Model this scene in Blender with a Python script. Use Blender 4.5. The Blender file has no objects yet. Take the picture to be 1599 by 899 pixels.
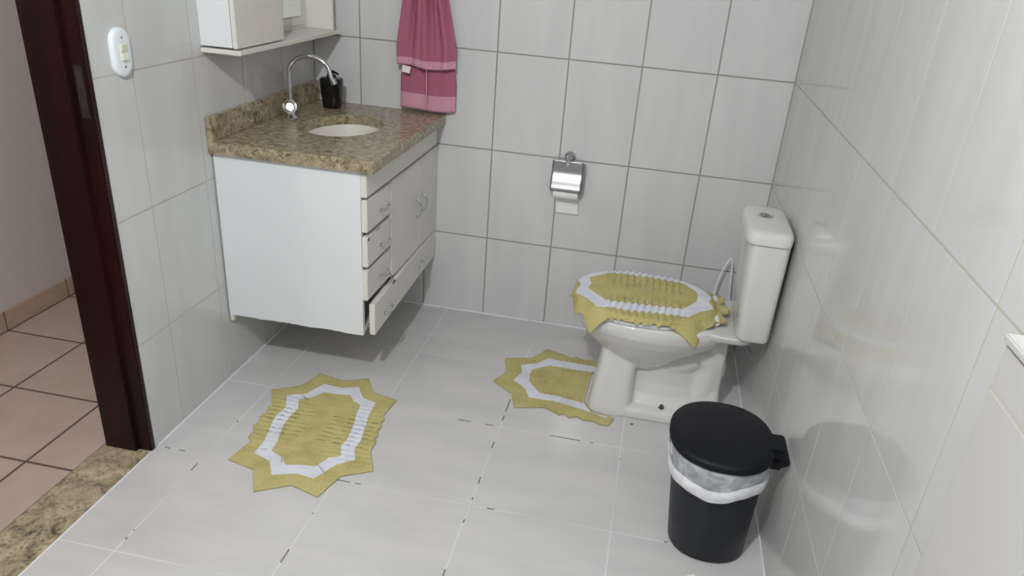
import bpy, bmesh, math, random
from mathutils import Vector, Matrix
from mathutils.geometry import delaunay_2d_cdt
random.seed(4)
PI = math.pi
col = bpy.context.scene.collection
scn = bpy.context.scene

# ------------------------------------------------------------------ camera, world, lights, exposure
cam_d = bpy.data.cameras.new('camera')
cam = bpy.data.objects.new('camera', cam_d)
col.objects.link(cam)
cr = Vector((0.97961978, 0.18655662, 0.07444275))
cu = Vector((-0.14757157, 0.41704076, 0.89682754))
cf = Vector((-0.13626345, 0.88953563, -0.43607183))
cam.matrix_world = Matrix(((cr.x, cu.x, -cf.x, 1.39728), (cr.y, cu.y, -cf.y, -2.97366), (cr.z, cu.z, -cf.z, 1.51783), (0, 0, 0, 1)))
cam_d.sensor_fit = 'HORIZONTAL'
cam_d.sensor_width = 36.0
cam_d.lens = 1170.896 / 1599 * 36
cam_d.shift_x = -17.63 / 1599
cam_d.shift_y = 30.31 / 1599
cam_d.clip_start = 0.02
scn.camera = cam

world = bpy.data.worlds.new('world')
scn.world = world
world.use_nodes = True
world.node_tree.nodes['Background'].inputs[0].default_value = (0.6, 0.65, 0.7, 1)
world.node_tree.nodes['Background'].inputs[1].default_value = 0.05

def lamp(name, kind, loc, energy, color, size, rot=(0, 0, 0)):
    d = bpy.data.lights.new(name, kind)
    d.energy = energy
    d.color = color
    if kind == 'AREA':
        d.shape = 'RECTANGLE'; d.size = size[0]; d.size_y = size[1]
    else:
        d.shadow_soft_size = size
    o = bpy.data.objects.new(name, d)
    o.location = loc
    o.rotation_euler = rot
    col.objects.link(o)
    return o
lamp('bathroom_ceiling_lamp', 'POINT', (1.0, -2.84, 2.43), 104, (0.955, 0.98, 1.0), 0.012)
lamp('hallway_fill_light', 'POINT', (-0.6, -2.3, 2.3), 17, (1.0, 0.93, 0.88), 0.06)  # added fill, no fixture behind it: brightens the hallway beyond the door

scn.view_settings.view_transform = 'Standard'
scn.view_settings.look = 'None'
scn.view_settings.gamma = 1
scn.view_settings.exposure = 0.0
scn.view_settings.use_curve_mapping = False

# ------------------------------------------------------------------ materials
def new_mat(name):
    m = bpy.data.materials.new(name)
    m.use_nodes = True
    nt = m.node_tree
    return m, nt, nt.nodes['Principled BSDF']
def srgb(r, g, b):
    f = lambda c: (c / 255 / 12.92) if c / 255 <= 0.04045 else ((c / 255 + 0.055) / 1.055) ** 2.4
    return (f(r), f(g), f(b), 1)
def plain(name, c, rough=0.5, metal=0.0, spec=0.5, noise=None, bump=None):
    """noise = (colour2, scale, stretch xyz), bump = (scale, strength)"""
    m, nt, b = new_mat(name)
    b.inputs['Base Color'].default_value = c
    b.inputs['Roughness'].default_value = rough
    b.inputs['Metallic'].default_value = metal
    b.inputs['Specular IOR Level'].default_value = spec
    if noise or bump:
        tc = nt.nodes.new('ShaderNodeTexCoord')
    if noise:
        mp = nt.nodes.new('ShaderNodeMapping'); mp.inputs['Scale'].default_value = noise[2]
        nz = nt.nodes.new('ShaderNodeTexNoise'); nz.inputs['Scale'].default_value = noise[1]; nz.inputs['Detail'].default_value = 5
        rp = nt.nodes.new('ShaderNodeValToRGB')
        rp.color_ramp.elements[0].position = 0.35; rp.color_ramp.elements[0].color = c
        rp.color_ramp.elements[1].position = 0.68; rp.color_ramp.elements[1].color = noise[0]
        nt.links.new(tc.outputs['Object'], mp.inputs[0]); nt.links.new(mp.outputs[0], nz.inputs['Vector'])
        nt.links.new(nz.outputs['Fac'], rp.inputs[0]); nt.links.new(rp.outputs[0], b.inputs['Base Color'])
    if bump:
        n2 = nt.nodes.new('ShaderNodeTexNoise'); n2.inputs['Scale'].default_value = bump[0]; n2.inputs['Detail'].default_value = 3
        bp = nt.nodes.new('ShaderNodeBump'); bp.inputs['Strength'].default_value = bump[1]; bp.inputs['Distance'].default_value = 0.002
        nt.links.new(tc.outputs['Object'], n2.inputs['Vector']); nt.links.new(n2.outputs['Fac'], bp.inputs['Height'])
        nt.links.new(bp.outputs[0], b.inputs['Normal'])
    return m
def granite(name, cols, scale):
    m, nt, b = new_mat(name)
    tc = nt.nodes.new('ShaderNodeTexCoord')
    n1 = nt.nodes.new('ShaderNodeTexNoise'); n1.inputs['Scale'].default_value = scale; n1.inputs['Detail'].default_value = 8; n1.inputs['Roughness'].default_value = 0.75; n1.inputs['Distortion'].default_value = 0.6
    r1 = nt.nodes.new('ShaderNodeValToRGB')
    e = r1.color_ramp.elements
    e[0].position = 0.34; e[0].color = cols[0]
    e[1].position = 0.68; e[1].color = cols[3]
    x = e.new(0.43); x.color = cols[1]
    x = e.new(0.54); x.color = cols[2]
    n2 = nt.nodes.new('ShaderNodeTexVoronoi'); n2.inputs['Scale'].default_value = scale * 3.2
    r2 = nt.nodes.new('ShaderNodeValToRGB'); r2.color_ramp.elements[0].color = (0.22, 0.2, 0.18, 1); r2.color_ramp.elements[1].color = (1.15, 1.1, 1.05, 1); r2.color_ramp.elements[0].position = 0.05; r2.color_ramp.elements[1].position = 0.45
    mx = nt.nodes.new('ShaderNodeMix'); mx.data_type = 'RGBA'; mx.blend_type = 'MULTIPLY'; mx.inputs[0].default_value = 0.75
    n3 = nt.nodes.new('ShaderNodeTexNoise'); n3.inputs['Scale'].default_value = scale * 0.22
    mx2 = nt.nodes.new('ShaderNodeMix'); mx2.data_type = 'RGBA'; mx2.blend_type = 'MIX'
    r3 = nt.nodes.new('ShaderNodeValToRGB'); r3.color_ramp.elements[0].position = 0.45; r3.color_ramp.elements[1].position = 0.7
    r3.color_ramp.elements[0].color = (0, 0, 0, 1); r3.color_ramp.elements[1].color = (0.35, 0.35, 0.35, 1)
    nt.links.new(tc.outputs['Object'], n1.inputs['Vector']); nt.links.new(tc.outputs['Object'], n2.inputs['Vector']); nt.links.new(tc.outputs['Object'], n3.inputs['Vector'])
    nt.links.new(n1.outputs['Fac'], r1.inputs[0]); nt.links.new(n2.outputs['Distance'], r2.inputs[0]); nt.links.new(n3.outputs['Fac'], r3.inputs[0])
    nt.links.new(r1.outputs[0], mx.inputs[6]); nt.links.new(r2.outputs[0], mx.inputs[7])
    nt.links.new(r3.outputs[0], mx2.inputs[0]); nt.links.new(mx.outputs[2], mx2.inputs[6]); mx2.inputs[7].default_value = cols[4]
    nt.links.new(mx2.outputs[2], b.inputs['Base Color'])
    b.inputs['Roughness'].default_value = 0.22
    return m
def crochet(name, c1, c2):
    m, nt, b = new_mat(name)
    tc = nt.nodes.new('ShaderNodeTexCoord')
    nz = nt.nodes.new('ShaderNodeTexNoise'); nz.inputs['Scale'].default_value = 260; nz.inputs['Detail'].default_value = 3
    n4 = nt.nodes.new('ShaderNodeTexNoise'); n4.inputs['Scale'].default_value = 14; n4.inputs['Detail'].default_value = 3
    ad = nt.nodes.new('ShaderNodeMath'); ad.operation = 'ADD'
    hf = nt.nodes.new('ShaderNodeMath'); hf.operation = 'MULTIPLY'; hf.inputs[1].default_value = 0.5
    rp = nt.nodes.new('ShaderNodeValToRGB')
    rp.color_ramp.elements[0].position = 0.38; rp.color_ramp.elements[0].color = c2
    rp.color_ramp.elements[1].position = 0.55; rp.color_ramp.elements[1].color = c1
    bp = nt.nodes.new('ShaderNodeBump'); bp.inputs['Strength'].default_value = 0.5; bp.inputs['Distance'].default_value = 0.0015
    nt.links.new(tc.outputs['Object'], nz.inputs['Vector']); nt.links.new(tc.outputs['Object'], n4.inputs['Vector'])
    nt.links.new(nz.outputs['Fac'], ad.inputs[0]); nt.links.new(n4.outputs['Fac'], ad.inputs[1]); nt.links.new(ad.outputs[0], hf.inputs[0])
    nt.links.new(hf.outputs[0], rp.inputs[0]); nt.links.new(rp.outputs[0], b.inputs['Base Color'])
    nt.links.new(nz.outputs['Fac'], bp.inputs['Height']); nt.links.new(bp.outputs[0], b.inputs['Normal'])
    b.inputs['Roughness'].default_value = 0.95
    b.inputs['Specular IOR Level'].default_value = 0.1
    return m
def sheer(name, c, alpha):
    m, nt, b = new_mat(name)
    b.inputs['Base Color'].default_value = c
    b.inputs['Roughness'].default_value = 0.3
    tc = nt.nodes.new('ShaderNodeTexCoord')
    nz = nt.nodes.new('ShaderNodeTexNoise'); nz.inputs['Scale'].default_value = 22; nz.inputs['Detail'].default_value = 3; nz.inputs['Distortion'].default_value = 1.0
    rp = nt.nodes.new('ShaderNodeMapRange'); rp.inputs[1].default_value = 0.35; rp.inputs[2].default_value = 0.65
    rp.inputs[3].default_value = alpha[0]; rp.inputs[4].default_value = alpha[1]
    nt.links.new(tc.outputs['Object'], nz.inputs['Vector']); nt.links.new(nz.outputs['Fac'], rp.inputs[0]); nt.links.new(rp.outputs[0], b.inputs['Alpha'])
    return m

M = {}
M['tile_back'] = plain('wall_tile_glaze', srgb(207, 207, 209), 0.12, noise=(srgb(213, 213, 214), 3, (4, 4, 0.7)))
M['tile_side'] = plain('side_wall_tile_glaze', srgb(198, 199, 197), 0.09, noise=(srgb(204, 205, 204), 3, (4, 4, 0.7)))
M['grout_grey'] = plain('grey_grout', srgb(150, 147, 140), 0.9)
M['grout_pale'] = plain('pale_grout', srgb(180, 176, 166), 0.8)
M['floor_tile'] = plain('floor_tile_glaze', srgb(198, 198, 199), 0.2, noise=(srgb(207, 206, 206), 4, (0.8, 2.5, 1)))
M['grout_white'] = plain('white_grout', srgb(216, 216, 218), 0.85, noise=(srgb(197, 197, 197), 3, (1, 1, 1)))
M['grout_gap'] = plain('open_joint', srgb(95, 90, 82), 0.95)
M['caulk'] = plain('white_caulk', srgb(228, 228, 232), 0.5)
M['paint'] = plain('ceiling_paint', srgb(196, 194, 190), 0.85)
M['hall_paint'] = plain('hall_wall_paint', srgb(214, 204, 197), 0.9, bump=(60, 0.3))
M['hall_tile'] = plain('hall_floor_tile', srgb(178, 160, 150), 0.35, noise=(srgb(190, 172, 162), 9, (1, 1, 1)))
M['hall_grout'] = plain('hall_grout', srgb(95, 75, 66), 0.9)
M['hall_skirt'] = plain('hall_skirting_tile', srgb(178, 156, 140), 0.5, noise=(srgb(192, 170, 152), 12, (1, 1, 1)))
M['wood'] = plain('dark_red_varnished_wood', srgb(38, 9, 9), 0.36, spec=0.3, noise=(srgb(22, 8, 8), 5, (8, 8, 0.5)))
M['granite'] = granite('brown_granite', [srgb(62, 56, 46), srgb(122, 112, 90), srgb(158, 148, 122), srgb(190, 182, 156), srgb(160, 143, 128)], 44)
M['granite_sill'] = granite('threshold_granite', [srgb(48, 46, 40), srgb(128, 118, 98), srgb(165, 155, 130), srgb(190, 182, 160), srgb(175, 160, 140)], 20)
M['lacquer'] = plain('white_lacquer', srgb(225, 229, 232), 0.38)
M['lacquer_cream'] = plain('cream_lacquer', srgb(222, 219, 210), 0.38)
M['bare'] = plain('bare_particle_board', srgb(110, 82, 58), 0.9)
M['dark_inside'] = plain('dark_inside', srgb(40, 34, 30), 0.9)
M['ceramic'] = plain('white_ceramic', srgb(216, 216, 214), 0.07)
M['basin'] = plain('basin_ceramic', srgb(226, 222, 212), 0.1)
M['chrome'] = plain('chrome', (0.66, 0.67, 0.70, 1), 0.1, 1.0)
M['steel'] = plain('brushed_steel', (0.40, 0.40, 0.42, 1), 0.33, 1.0)
M['mirror'] = plain('mirror_glass', (0.86, 0.9, 0.88, 1), 0.02, 1.0)
M['black_gloss'] = plain('black_glossy_plastic', srgb(18, 18, 20), 0.18)
M['bin_body'] = plain('charcoal_plastic', srgb(29, 32, 39), 0.45, spec=0.25)
M['bin_lid'] = plain('black_lid_plastic', srgb(18, 20, 26), 0.5, spec=0.2, bump=(400, 0.1))
M['bag'] = sheer('thin_plastic_film', srgb(225, 228, 236), (0.42, 0.75))
M['bag_hem'] = sheer('doubled_plastic_film', srgb(242, 243, 248), (0.82, 1.0))
M['paper'] = plain('tissue_paper', srgb(240, 240, 238), 0.9)
M['towel'] = plain('pink_terry', srgb(174, 104, 128), 0.98, spec=0.05, noise=(srgb(168, 100, 123), 200, (1, 1, 1)), bump=(320, 0.9))
M['towel_band'] = plain('pink_flat_weave', srgb(204, 150, 170), 0.85, spec=0.1, bump=(500, 0.3))
M['label'] = plain('white_label', srgb(235, 230, 230), 0.7)
M['yellow'] = crochet('yellow_crochet', srgb(190, 181, 126), srgb(170, 160, 104))
M['white_yarn'] = crochet('white_crochet', srgb(224, 226, 236), srgb(205, 208, 220))
M['switch'] = plain('white_switch_plastic', srgb(232, 240, 245), 0.3)
M['rocker'] = plain('yellowed_switch_plastic', srgb(222, 224, 200), 0.35)
M['rubber'] = plain('dark_rubber', srgb(45, 40, 38), 0.8)
M['red_pipe'] = plain('dark_red_plastic', srgb(110, 25, 28), 0.4)
M['hose'] = plain('white_hose_plastic', srgb(235, 236, 240), 0.3)

# ------------------------------------------------------------------ helpers
def tag(o, label=None, cat=None, group=None, kind=None):
    if label: o['label'] = label
    if cat: o['category'] = cat
    if group: o['group'] = group
    if kind: o['kind'] = kind
    return o
def thing(name, loc, label, cat, group=None):
    o = bpy.data.objects.new(name, None)
    o.empty_display_size = 0.05
    o.location = loc
    col.objects.link(o)
    return tag(o, label, cat, group)
def link(name, bm, mats, parent=None, smooth=True, angle=40, recalc=True):
    """mesh built in world coordinates; parented keeping its place"""
    if recalc: bmesh.ops.recalc_face_normals(bm, faces=bm.faces)
    me = bpy.data.meshes.new(name)
    bm.to_mesh(me); bm.free()
    if not isinstance(mats, (list, tuple)): mats = [mats]
    for m in mats: me.materials.append(m)
    if smooth:
        for p in me.polygons: p.use_smooth = True
        me.set_sharp_from_angle(angle=math.radians(angle))
    o = bpy.data.objects.new(name, me)
    col.objects.link(o)
    if parent:
        o.parent = parent
        off = Vector((0, 0, 0))
        p = parent
        while p:
            off += p.location; p = p.parent
        # parents are never rotated: shift the mesh into the parent's frame
        me.transform(Matrix.Translation(-off))
    return o
def box(bm, x0, x1, y0, y1, z0, z1, mi=0, bev=0.0, rot=None):
    r = bmesh.ops.create_cube(bm, size=1)
    vs = r['verts']
    bmesh.ops.scale(bm, vec=(x1 - x0, y1 - y0, z1 - z0), verts=vs)
    if bev:
        es = list({e for v in vs for e in v.link_edges})
        rb = bmesh.ops.bevel(bm, geom=es, offset=bev, segments=2, affect='EDGES')
        vs = list({v for f in rb['faces'] for v in f.verts} | {v for v in vs if v.is_valid})
    c = Vector(((x0 + x1) / 2, (y0 + y1) / 2, (z0 + z1) / 2))
    mt = Matrix.Translation(c)
    if rot is not None: mt = mt @ rot
    bmesh.ops.transform(bm, matrix=mt, verts=vs)
    for f in {f for v in vs for f in v.link_faces}: f.material_index = mi
    return vs
def boxo(name, m, parent, *a, bev=0.002, **k):
    bm = bmesh.new(); box(bm, *a, bev=bev, **k)
    return link(name, bm, m, parent)
def tube(bm, pts, r, seg=12, mi=0, caps=True):
    """sweep; r is a number or a list"""
    pts = [Vector(p) for p in pts]
    n = len(pts)
    rr = r if isinstance(r, (list, tuple)) else [r] * n
    t0 = (pts[1] - pts[0]).normalized()
    up = Vector((0, 0, 1)) if abs(t0.z) < 0.9 else Vector((1, 0, 0))
    nrm = t0.cross(up).normalized()
    rings = []
    for i in range(n):
        t = (pts[min(i + 1, n - 1)] - pts[max(i - 1, 0)]).normalized()
        nrm = (nrm - t * nrm.dot(t)).normalized()
        bn = t.cross(nrm)
        rings.append([bm.verts.new(pts[i] + (nrm * math.cos(2 * PI * k / seg) + bn * math.sin(2 * PI * k / seg)) * rr[i]) for k in range(seg)])
    for i in range(n - 1):
        for k in range(seg):
            f = bm.faces.new((rings[i][k], rings[i][(k + 1) % seg], rings[i + 1][(k + 1) % seg], rings[i + 1][k])); f.material_index = mi
    if caps:
        bm.faces.new(rings[0][::-1]).material_index = mi; bm.faces.new(rings[-1]).material_index = mi
def spline(ctrl, n=40):
    """Catmull-Rom through the points"""
    P = [Vector(p) for p in ctrl]
    P = [P[0] * 2 - P[1]] + P + [P[-1] * 2 - P[-2]]
    out = []
    segs = len(P) - 3
    for i in range(segs):
        for k in range(n // segs + 1):
            t = k / (n // segs + 1)
            a, b, c, d = P[i:i + 4]
            out.append(0.5 * ((2 * b) + (c - a) * t + (2 * a - 5 * b + 4 * c - d) * t * t + (3 * b - a - 3 * c + d) * t ** 3))
    out.append(P[-2])
    return out
def loft(bm, rings, cap0=True, cap1=True, mi=0, closed=True):
    R = [[bm.verts.new(p) for p in r] for r in rings]
    n = len(R[0])
    for i in range(len(R) - 1):
        for k in range(n if closed else n - 1):
            f = bm.faces.new((R[i][k], R[i][(k + 1) % n], R[i + 1][(k + 1) % n], R[i + 1][k])); f.material_index = mi
    if cap0: bm.faces.new(R[0][::-1]).material_index = mi
    if cap1: bm.faces.new(R[-1]).material_index = mi
    return R
def sell(cx, cy, z, a, b, n=2.3, seg=64, a2=None):
    """superellipse ring; a2 = half axis on the +x side"""
    out = []
    for k in range(seg):
        t = 2 * PI * k / seg
        c, s = math.cos(t), math.sin(t)
        q = (abs(c) ** n + abs(s) ** n) ** (-1 / n)
        aa = a2 if (a2 is not None and c > 0) else a
        out.append(Vector((cx + aa * q * c, cy + b * q * s, z)))
    return out
def lathe(bm, prof, c, axis='z', seg=40, mi=0):
    """prof = [(radius, height)]"""
    rings = []
    for r, h in prof:
        ring = []
        for k in range(seg):
            t = 2 * PI * k / seg
            a, b = max(r, 1e-4) * math.cos(t), max(r, 1e-4) * math.sin(t)
            v = {'z': (a, b, h), 'y': (a, h, b), 'x': (h, a, b)}[axis]
            ring.append(Vector(c) + Vector(v))
        rings.append(ring)
    loft(bm, rings, mi=mi)
def frange(start, stop, step):
    o = []; x = start
    while x < stop - 1e-6: o.append(x); x += step
    return o

# ------------------------------------------------------------------ tiled surfaces
def tiles(bm, org, U, V, N, us, vs, gap, mi=0, h=0.0005, holes=()):
    """bevelled tiles between successive lines us x vs, standing h above the plane"""
    org, U, V, N = Vector(org), Vector(U), Vector(V), Vector(N)
    e = 0.0005
    for i in range(len(us) - 1):
        for j in range(len(vs) - 1):
            a0, a1, b0, b1 = us[i] + gap / 2, us[i + 1] - gap / 2, vs[j] + gap / 2, vs[j + 1] - gap / 2
            if any(h0 < (a0 + a1) / 2 < h1 and k0 < (b0 + b1) / 2 < k1 for h0, h1, k0, k1 in holes): continue
            if a1 - a0 < 0.004 or b1 - b0 < 0.004: continue
            low = [bm.verts.new(org + U * a + V * b - N * 0.001) for a, b in ((a0, b0), (a1, b0), (a1, b1), (a0, b1))]
            top = [bm.verts.new(org + U * a + V * b + N * h) for a, b in ((a0 + e, b0 + e), (a1 - e, b0 + e), (a1 - e, b1 - e), (a0 + e, b1 - e))]
            tilt = [random.uniform(-0.00012, 0.00012) for _ in range(4)]
            for v, q in zip(top, tilt): v.co += N * q
            for k in range(4):
                bm.faces.new((low[k], low[(k + 1) % 4], top[(k + 1) % 4], top[k])).material_index = mi
            bm.faces.new(top).material_index = mi
W = 1.878
YB = -3.62       # wall behind the camera
ZC = 2.52
ZL = [-0.0, 0.3637, 0.7475, 1.1310, 1.5146, 1.8982, 2.2818, ZC]
HT = 0.0005
DY0, DY1, DZ = -1.27, -2.12, 2.10      # door opening in the left wall

bm = bmesh.new()
box(bm, -0.14, W + 0.12, HT, 0.14, -0.06, ZC, 1)
tiles(bm, (0, HT, 0), (1, 0, 0), (0, 0, 1), (0, -1, 0), [0.0] + [0.1985 + 0.28 * k for k in range(6)] + [W], ZL, 0.005)
tag(link('wall_back', bm, [M['tile_back'], M['grout_grey']], smooth=False, recalc=False), kind='structure')

bm = bmesh.new()
box(bm, W + HT, W + 0.14, YB, HT, -0.06, ZC, 1)
ys = sorted([-0.01 - 0.28 * k for k in range(13)] + [0.0, YB])
tiles(bm, (W + HT, 0, 0), (0, 1, 0), (0, 0, 1), (-1, 0, 0), ys, ZL, 0.0045)
tag(link('wall_right', bm, [M['tile_side'], M['grout_pale']], smooth=False, recalc=False), kind='structure')

# low tiled wall standing out from the right wall, close to the camera
bm = bmesh.new()
box(bm, 1.797, W + HT, -2.92, -2.187, -0.01, 1.176, 1)
tiles(bm, (1.797, 0, 0), (0, 1, 0), (0, 0, 1), (-1, 0, 0), [-2.92, -2.75, -2.47, -2.187], [0, 0.357, 0.74, 1.122, 1.176], 0.0045)
tiles(bm, (0, -2.187, 0), (1, 0, 0), (0, 0, 1), (0, 1, 0), [1.797, W], [0, 0.357, 0.74, 1.122, 1.176], 0.0045)
box(bm, 1.793, W + HT, -2.925, -2.183, 1.176, 1.186, 0, bev=0.002)
tag(link('trim_1', bm, [plain('low_wall_tile_glaze', srgb(186, 184, 183), 0.2), M['grout_pale']], smooth=False, recalc=False), kind='structure')

bm = bmesh.new()
box(bm, -0.14, -HT, DY0, HT, -0.06, ZC, 1)
box(bm, -0.14, -HT, YB, DY1, -0.06, ZC, 1)
box(bm, -0.14, -HT, DY1, DY0, DZ, ZC, 1)
zl = sorted(ZL + [DZ])
ys = sorted([-0.0, -0.273, -0.553, -0.833, -1.113, DY0, -1.393, -1.673, -1.953, DY1, -2.233, -2.513, -2.793, -3.073, -3.353, YB])
tiles(bm, (-HT, 0, 0), (0, 1, 0), (0, 0, 1), (1, 0, 0), ys, ZL[:6] + [DZ] + ZL[6:], 0.0042, holes=[(DY1, DY0, 0, DZ)])
box(bm, -0.1405, -0.139, YB, HT, DZ, ZC, 2)
tag(link('wall_left', bm, [M['tile_side'], M['grout_pale'], M['hall_paint']], smooth=False, recalc=False), kind='structure')

bm = bmesh.new()
box(bm, -0.14, W + 0.12, YB - 0.12, YB, -0.06, ZC, 0)
tag(link('wall_near', bm, [plain('near_wall_paint', srgb(150, 146, 140), 0.8)], smooth=False, recalc=False), kind='structure')
bm = bmesh.new(); box(bm, -1.2, W + 0.14, YB - 0.12, 0.5, ZC, ZC + 0.08)
tag(link('ceiling', bm, M['paint'], smooth=False), kind='structure')

# bathroom floor
FX = [0.0, 0.166, 0.597, 1.023, 1.445, W]
FY = [YB, -2.945, -2.525, -2.105, -1.683, -1.256, -0.838, -0.42, 0.0]
bm = bmesh.new()
box(bm, -0.14, W + 0.12, YB, 0.12, -0.08, -HT, 1)
tiles(bm, (0, 0, -HT), (1, 0, 0), (0, 1, 0), (0, 0, 1), FX, FY, 0.0042)
def gapx(x, y0, y1): box(bm, x - 0.0018, x + 0.0018, min(y0, y1), max(y0, y1), -0.0009, -0.0002, 2)
def gapy(y, x0, x1): box(bm, min(x0, x1), max(x0, x1), y - 0.0018, y + 0.0018, -0.0009, -0.0002, 2)
for y0, y1 in ((-0.655, -0.74), (-0.765, -0.80), (-0.93, -0.965), (-1.12, -1.155), (-1.22, -1.232), (-1.32, -1.335), (-1.52, -1.57)): gapx(1.023, y0, y1)
for y0, y1 in ((-1.56, -1.61), (-1.41, -1.416)): gapx(0.597, y0, y1)
for y0, y1 in ((-1.30, -1.335), (-1.06, -1.07), (-1.63, -1.64), (-1.60, -1.605)): gapx(0.166, y0, y1)
for x0, x1 in ((1.20, 1.305), (1.34, 1.35), (0.87, 0.92), (0.97, 1.0)): gapy(-0.838, x0, x1)
for x0, x1 in ((1.075, 1.097), (0.60, 0.645), (0.66, 0.68), (0.025, 0.045), (0.075, 0.095), (1.60, 1.61)): gapy(-1.256, x0, x1)
gapx(1.445, -0.90, -0.906)
box(bm, 1.468, 1.478, -0.690, -0.684, -0.001, 0.003, 2)
tag(link('floor', bm, [M['floor_tile'], M['grout_white'], M['grout_gap']], smooth=False, recalc=False), kind='structure')

# white caulk bead where walls meet the floor
def bead(name, pts, r=0.004):
    bm = bmesh.new(); tube(bm, pts, r, 10)
    tag(link(name, bm, M['caulk']), kind='structure')
bead('trim_2', [(0.0005, DY0 + 0.02, 0), (0.0005, -0.6, 0), (0.0005, -0.001, 0)])
bead('trim_3', [(0.0, -0.001, 0), (0.9, -0.001, 0), (W, -0.001, 0)])
bead('trim_4', [(W, -0.0, 0), (W, -1.0, 0), (W, -2.19, 0)], 0.0045)
bead('trim_5', [(0.001, DY1, -0.001), (0.001, -1.7, -0.001), (0.001, DY0, -0.001)], 0.003)

# ------------------------------------------------------------------ hallway beyond the door
bm = bmesh.new()
box(bm, -1.1, -0.155, YB, 0.5, -0.08, -HT, 1)
HX = [-0.975, -0.652, -0.316, -0.155]
HY = [YB, -3.1, -2.765, -2.432, -2.099, -1.765, -1.432, -1.099, -0.766, -0.435, -0.10, 0.23, 0.5]
tiles(bm, (0, 0, -HT), (1, 0, 0), (0, 1, 0), (0, 0, 1), HX, HY, 0.008)
tag(link('floor_hallway', bm, [M['hall_tile'], M['hall_grout']], smooth=False, recalc=False), kind='structure')
bm = bmesh.new(); box(bm, -1.1, -0.985, YB, 0.5, -0.08, ZC)
tag(link('wall_hallway', bm, M['hall_paint'], smooth=False), kind='structure')
bm = bmesh.new(); box(bm, -1.1, -0.14, 0.5, 0.6, -0.08, ZC)
tag(link('wall_hallway_end', bm, M['hall_paint'], smooth=False), kind='structure')
bm = bmesh.new(); box(bm, -1.1, -0.14, YB - 0.1, YB, -0.08, ZC)
tag(link('wall_hallway_near', bm, M['hall_paint'], smooth=False), kind='structure')
bm = bmesh.new()
box(bm, -0.985, -0.9765, YB, 0.5, -0.01, 0.078, 1)
for a, b in zip(HY[:-1], HY[1:]): box(bm, -0.984, -0.974, a + 0.003, b - 0.003, 0.001, 0.08, 0, bev=0.0015)
tag(link('baseboard_hallway', bm, [M['hall_skirt'], M['hall_grout']], smooth=False), kind='structure')
bm = bmesh.new(); box(bm, -0.156, -0.0005, DY1, DY0 - 0.002, -0.06, 0.0012, 0, bev=0.0006)
tag(link('trim_6', bm, M['granite_sill'], smooth=False), kind='structure')

# door frame: post beside the switch, post near the camera, head
fr = thing('door_frame', (-0.07, -1.29, 0), 'dark red varnished wooden door frame in the tiled wall beside the light switch', 'door frame')
bm = bmesh.new()
box(bm, -0.146, -0.04, -1.302, DY0 + 0.001, 0.001, DZ, 0, bev=0.0025)
box(bm, -0.042, 0.004, -1.288, DY0 + 0.001, 0.001, DZ, 0, bev=0.002)
link('post', bm, M['wood'], fr)
bm = bmesh.new()
box(bm, -0.146, -0.04, DY1 - 0.001, DY1 + 0.032, 0.001, DZ, 0, bev=0.0025)
box(bm, -0.042, 0.004, DY1 - 0.001, DY1 + 0.018, 0.001, DZ, 0, bev=0.002)
link('post', bm, M['wood'], fr)
bm = bmesh.new()
box(bm, -0.146, -0.04, DY1 + 0.032, -1.302, DZ - 0.032, DZ, 0, bev=0.0025)
box(bm, -0.042, 0.004, DY1 + 0.018, -1.288, DZ - 0.018, DZ, 0, bev=0.002)
link('head', bm, M['wood'], fr)
bm = bmesh.new()
z0, z1 = 1.035, 1.165
box(bm, -0.030, -0.006, -1.2892, -1.2878, z0, z1, 0, bev=0.0004)
box(bm, -0.024, -0.011, -1.2896, -1.2880, z0 + 0.078, z1 - 0.014, 1)
box(bm, -0.024, -0.011, -1.2896, -1.2880, z0 + 0.030, z0 + 0.052, 1)
for zz in (z0 + 0.012, z1 - 0.006): lathe(bm, [(0.003, 0), (0.003, -0.0016), (0.0, -0.0022)], (-0.018, -1.2885, zz), 'y', 12)
tag(link('strike_plate', bm, [plain('tarnished_steel', (0.05, 0.035, 0.035, 1), 0.5, 0.6), M['dark_inside']], fr), 'tarnished metal strike plate')

# ------------------------------------------------------------------ vanity cabinet
VX, VY, VB, VT = 0.508, -0.79, 0.247, 0.832      # carcass front, near side, bottom, top
van = thing('vanity_cabinet', (0.26, -0.4, VB), 'white wall-hung vanity cabinet with chipped drawers under the granite counter', 'cabinet')
bm = bmesh.new()
# near side panel with a chipped lower edge
prof = []
N = 44
for k in range(N + 1):
    x = 0.006 + (VX - 0.006) * k / N
    prof.append((x, VB + 0.0012 * math.sin(x * 37) * (1 if k > 10 else 0.2) + random.uniform(-0.0016, 0.0016) * (1 if k > 8 else 0.2)))
top = [(VX, VT), (0.006, VT)]
poly = prof + top
A = [bm.verts.new((x, VY, z)) for x, z in poly]
B = [bm.verts.new((x, VY + 0.016, z)) for x, z in poly]
bm.faces.new(A); bm.faces.new(B[::-1])
for k in range(len(poly)):
    f = bm.faces.new((A[k], B[k], B[(k + 1) % len(poly)], A[(k + 1) % len(poly)]))
    if k < N: f.material_index = 1
link('side_panel', bm, [M['lacquer'], M['bare']], van, smooth=False)
bm = bmesh.new()
box(bm, 0.004, VX, -0.022, -0.006, VB, VT)
link('side_panel', bm, M['lacquer_cream'], van, smooth=False)
bm = bmesh.new()
box(bm, 0.01, VX, VY + 0.016, -0.022, VB + 0.008, VB + 0.022, 0)
box(bm, 0.002, 0.014, VY + 0.016, -0.022, VB + 0.022, VT, 0)
box(bm, 0.014, VX, -0.572, -0.558, VB + 0.022, 0.74, 0)
link('carcass', bm, M['lacquer_cream'], van, smooth=False)
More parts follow.
